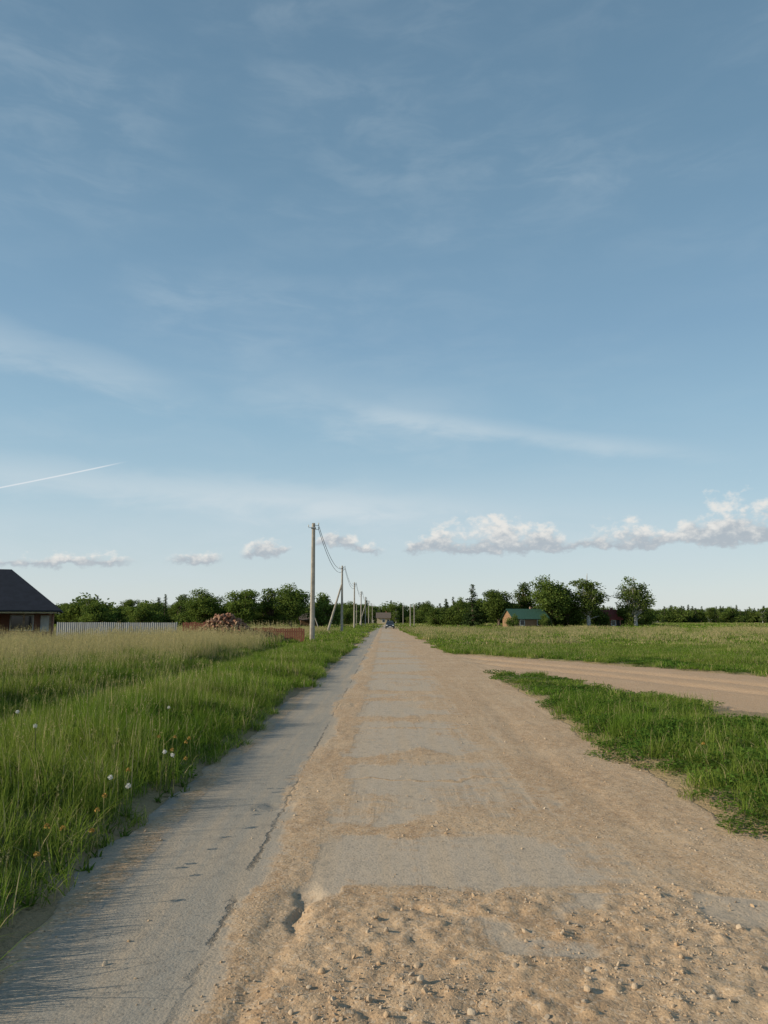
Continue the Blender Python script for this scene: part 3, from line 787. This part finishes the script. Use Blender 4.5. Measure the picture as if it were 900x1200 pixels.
# --- car on the road
def make_car(x, y):
    c = empty('parked_car', (x, y, .02), 0)
    paint = simple_mat('car_paint', (.05, .06, .08), .25, .1, 1, 0, .3, .5)
    prof = [(-2.1, .35, .62, .72), (-2.0, .28, .78, .82), (-1.2, .25, .92, .86), (-.85, .25, .96, .86), (.9, .25, .98, .86), (1.7, .25, .98, .84), (2.05, .3, .85, .76)]
    V = []
    for (yy, zb, zt, hw) in prof:
        V += [(-hw*.94, yy, zb), (-hw, yy, (zb+zt)/2), (-hw*.93, yy, zt), (hw*.93, yy, zt), (hw, yy, (zb+zt)/2), (hw*.94, yy, zb)]
    F = []
    for i in range(len(prof)-1):
        for k in range(6):
            a = i*6+k; b = i*6+(k+1) % 6
            F.append((a, b, b+6, a+6))
    F += [(5, 4, 3, 2, 1, 0), tuple(len(V)-6+k for k in range(6))]
    poly('body', paint, V, F, c)
    cab = [(-.95, .97, .78), (-.35, 1.44, .60), (.95, 1.46, .60), (1.75, .99, .76)]
    V = []
    for (yy, zz, hw) in cab: V += [(-hw, yy, zz), (hw, yy, zz)]
    V += [(-.78, -.9, .93), (.78, -.9, .93), (.76, 1.7, .93), (-.76, 1.7, .93)]
    poly('windscreen', M_glass, V, [(0, 1, 3, 2)], c); poly('rear_window', M_glass, V, [(4, 5, 7, 6)], c)
    poly('cabin_roof', paint, [(a, b, z+.005) for a, b, z in V], [(2, 3, 5, 4)], c)
    poly('side_windows', M_glass, V, [(0, 2, 4, 6, 11, 8), (1, 9, 10, 7, 5, 3)], c)
    for nm, wx, wy in (('wheel_1', -.76, -1.35), ('wheel_2', .76, -1.35), ('wheel_3', -.76, 1.3), ('wheel_4', .76, 1.3)):
        V, F, C = tube([[-.11, 0, 0], [-.1, 0, 0], [.1, 0, 0], [.11, 0, 0]], [.18, .32, .32, .18], 16)
        add_obj(nm, quad_mesh('wheel', V, F, [M_black]), c, (wx, wy, .32))
    for nm, hx in (('headlight_1', -.58), ('headlight_2', .58)): box(nm, M_white, (hx, -2.07, .63), (.3, .08, .13), c)
    box('grille', M_dark, (0, -2.1, .5), (.7, .06, .15), c); box('bumper', paint, (0, -2.12, .36), (1.5, .1, .16), c); box('number_plate', M_white, (0, -2.18, .36), (.5, .02, .11), c)
make_car(1.15, 150)

# ------------------------------------------------------------------ world
w = bpy.data.worlds.new('World'); scene.world = w; w.use_nodes = True
w.node_tree.nodes.clear(); nt = NT(w.node_tree)
BS = .12; K = 1/BS
out = nt.new('ShaderNodeOutputWorld'); bg = nt.new('ShaderNodeBackground'); bg.inputs['Strength'].default_value = BS
nt.l.new(bg.outputs[0], out.inputs[0])
sky = nt.new('ShaderNodeTexSky'); sky.sky_type = 'NISHITA'; sky.sun_disc = False
sky.sun_elevation = SUN_EL; sky.sun_rotation = math.radians(270)-SUN_BACK
sky.air_density = 1.0; sky.dust_density = .4; sky.ozone_density = 1.0
tc = nt.new('ShaderNodeTexCoord').outputs['Generated']
sp = nt.new('ShaderNodeSeparateXYZ'); nt.l.new(tc, sp.inputs[0])
R2D = 57.29578
az = nt.m('MULTIPLY', nt.m('ARCTAN2', sp.outputs[0], sp.outputs[1]), R2D)
el = nt.m('MULTIPLY', nt.m('ARCSINE', sp.outputs[2]), R2D)
cv = nt.new('ShaderNodeCombineXYZ'); nt.l.new(az, cv.inputs[0]); nt.l.new(el, cv.inputs[1]); P = cv.outputs[0]
stops = [(0, (.60, .66, .68)), (1.8/90, (.58, .65, .68)), (5/90, (.50, .61, .665)), (8.5/90, (.385, .545, .64)), (14.5/90, (.28, .455, .585)), (20.6/90, (.21, .365, .51)), (32/90, (.148, .275, .395)), (42/90, (.122, .228, .335)), (62/90, (.08, .15, .24)), (1, (.06, .12, .20))]
rampc = nt.ramp(nt.m('DIVIDE', el, 90.0, clamp=True), stops, 'LINEAR')
def vscale(sock, k):
    n = nt.new('ShaderNodeVectorMath', operation='SCALE'); nt.l.new(sock, n.inputs[0]); n.inputs['Scale'].default_value = k; return n.outputs[0]
col = nt.mix(.88, vscale(sky.outputs[0], 1.5), vscale(rampc, K))
vn1 = nt.noise(nt.scalevec(P, (.03, .09, 1)), 1.0, 2, .55, .5)
vn2 = nt.noise(nt.scalevec(P, (.16, .50, 1)), 1.0, 4, .62, .4)
veil = nt.m('MULTIPLY', nt.ss(vn1, .34, .70), nt.m('MULTIPLY_ADD', nt.ss(vn2, .35, .75), .28, .05))
def seg(a0, e0, a1, e1, wid, amp, soft=.3):
    dx, dy = a1-a0, e1-e0; L = math.hypot(dx, dy)
    u = nt.m('ADD', nt.m('MULTIPLY', nt.m('SUBTRACT', az, a0), dx/L), nt.m('MULTIPLY', nt.m('SUBTRACT', el, e0), dy/L))
    v = nt.m('ADD', nt.m('MULTIPLY', nt.m('SUBTRACT', az, a0), -dy/L), nt.m('MULTIPLY', nt.m('SUBTRACT', el, e0), dx/L))
    v = nt.m('ADD', v, nt.m('MULTIPLY', nt.m('SUBTRACT', vn2, .5), wid*2.6))
    ends = nt.m('MULTIPLY', nt.ss(u, -L*soft*.3, L*soft), nt.m('SUBTRACT', 1.0, nt.ss(u, L*(1-soft), L*(1+soft*.3))))
    g = nt.m('SUBTRACT', 1.0, nt.ss(nt.m('ABSOLUTE', v), 0.0, wid*2))
    return nt.m('MULTIPLY', nt.m('MULTIPLY', g, ends), amp)
tot = veil
for s in [(-34, 19.6, -14, 16.0, 1.0, .55), (-4, 15.9, 24, 11.2, .55, .62), (-12, 17.2, 10, 14.0, 1.6, .30), (-36, 10.2, 9, 7.9, 1.0, 1.0), (-20, 9.2, 24, 7.8, 1.6, .45), (-34, 6.4, 34, 5.6, 1.8, .5)]:
    tot = nt.m('ADD', tot, nt.m('MULTIPLY', seg(*s), nt.m('MULTIPLY_ADD', vn2, 1.2, .2)))
col = nt.mix(nt.m('MULTIPLY', tot, .6, clamp=True), col, (.60*K, .69*K, .74*K))
dx, dy = 15.4, 4.55; L = math.hypot(dx, dy)
uu = nt.m('ADD', nt.m('MULTIPLY', nt.m('SUBTRACT', az, -34), dx/L), nt.m('MULTIPLY', nt.m('SUBTRACT', el, 6.7), dy/L))
vv = nt.m('ABSOLUTE', nt.m('ADD', nt.m('MULTIPLY', nt.m('SUBTRACT', az, -34), -dy/L), nt.m('MULTIPLY', nt.m('SUBTRACT', el, 6.7), dx/L)))
con = nt.m('MULTIPLY', nt.m('SUBTRACT', 1.0, nt.ss(vv, .0, .075)), nt.m('MULTIPLY', nt.ss(uu, 0, 3), nt.m('SUBTRACT', 1.0, nt.ss(uu, L-2.5, L))))
col = nt.mix(nt.m('MULTIPLY', con, .75), col, (.80*K, .83*K, .86*K))
# cumulus bank: base elevation and thickness vary with azimuth
prof = [(-46, 0, 4.2), (-38, .5, 4.2), (-30, .6, 3.7), (-24, 1.1, 3.7), (-20.8, 1.4, 3.8), (-16.8, .25, 4.2), (-13.4, 1.4, 4.1), (-11.2, .2, 4.6), (-8.6, 2.2, 4.7), (-6.3, .15, 5.3), (-3.5, 1.8, 5.5), (-1.2, 1.1, 5.0), (.8, .15, 5.0),
        (2.3, 1.6, 5.1), (5, 3.0, 5.0), (9, 3.5, 4.9), (12, 3.0, 5.0), (14.2, 1.2, 5.3), (16.3, 2.5, 5.1), (18.6, 2.8, 5.1), (20.4, 1.3, 5.3), (22.6, 3.5, 5.15), (26, 4.6, 5.1), (31, 3.4, 5.0), (37, 1.2, 5), (44, 0, 5)]
T = nt.ramp(nt.m('MULTIPLY_ADD', az, 1/100, .5, clamp=True), [((a+50)/100, (t/5, (b-3)/4, 0)) for a, t, b in prof], 'EASE')
ts = nt.new('ShaderNodeSeparateColor'); nt.l.new(T, ts.inputs[0])
thick = nt.m('MAXIMUM', nt.m('MULTIPLY', ts.outputs[0], 5.0), .06)
ba = nt.m('MULTIPLY_ADD', ts.outputs[1], 4.0, 3.0)
cn = nt.noise(nt.scalevec(P, (.40, .62, 1)), 1.0, 4, .52, .2)
cn2 = nt.noise(nt.scalevec(P, (1.1, 1.5, 1)), 1.0, 5, .6, .1)
ba = nt.m('ADD', ba, nt.m('MULTIPLY', nt.m('SUBTRACT', cn, .5), 1.2))
de = nt.m('SUBTRACT', el, ba)
s_ = nt.m('DIVIDE', de, thick)
dens = nt.m('SUBTRACT', .78, s_)
dens = nt.m('ADD', dens, nt.m('MULTIPLY', nt.m('SUBTRACT', cn, .5), 1.5))
dens = nt.m('ADD', dens, nt.m('MULTIPLY', nt.m('SUBTRACT', cn2, .5), 1.2))
dens = nt.m('MINIMUM', dens, nt.m('MULTIPLY_ADD', nt.m('ADD', de, nt.m('MULTIPLY', nt.m('SUBTRACT', cn2, .5), 1.2)), 1.3, .30))
alpha = nt.m('MULTIPLY', nt.ss(dens, .0, .5), nt.ss(thick, .3, 1.1))
lit = nt.ss(nt.m('ADD', nt.m('MULTIPLY', s_, 1.1), nt.m('ADD', nt.m('MULTIPLY', nt.m('SUBTRACT', cn2, .5), 1.7), nt.m('MULTIPLY', nt.m('SUBTRACT', cn, .5), .5))), .0, .75)
ccol = nt.mix(lit, (.42*K, .47*K, .52*K), (.82*K, .80*K, .76*K))
col = nt.mix(nt.m('MULTIPLY', alpha, .9), col, ccol)
nt.l.new(col, bg.inputs['Color'])

# ------------------------------------------------------------------ sun, camera
sl = bpy.data.lights.new('sun', 'SUN'); sl.energy = 5.0; sl.angle = math.radians(.5); sl.color = (1.0, .875, .67)
so = add_obj('sun', sl, None, (-30, -10, 20)); so.rotation_euler = to_sun.to_track_quat('Z', 'Y').to_euler()
cam = bpy.data.cameras.new('camera'); cam.sensor_fit = 'VERTICAL'; cam.sensor_height = 36; cam.lens = 27.0; cam.clip_end = 20000; cam.clip_start = .05
co = add_obj('camera', cam, None, (0, 0, 1.6), (math.radians(98.03), 0, 0)); scene.camera = co
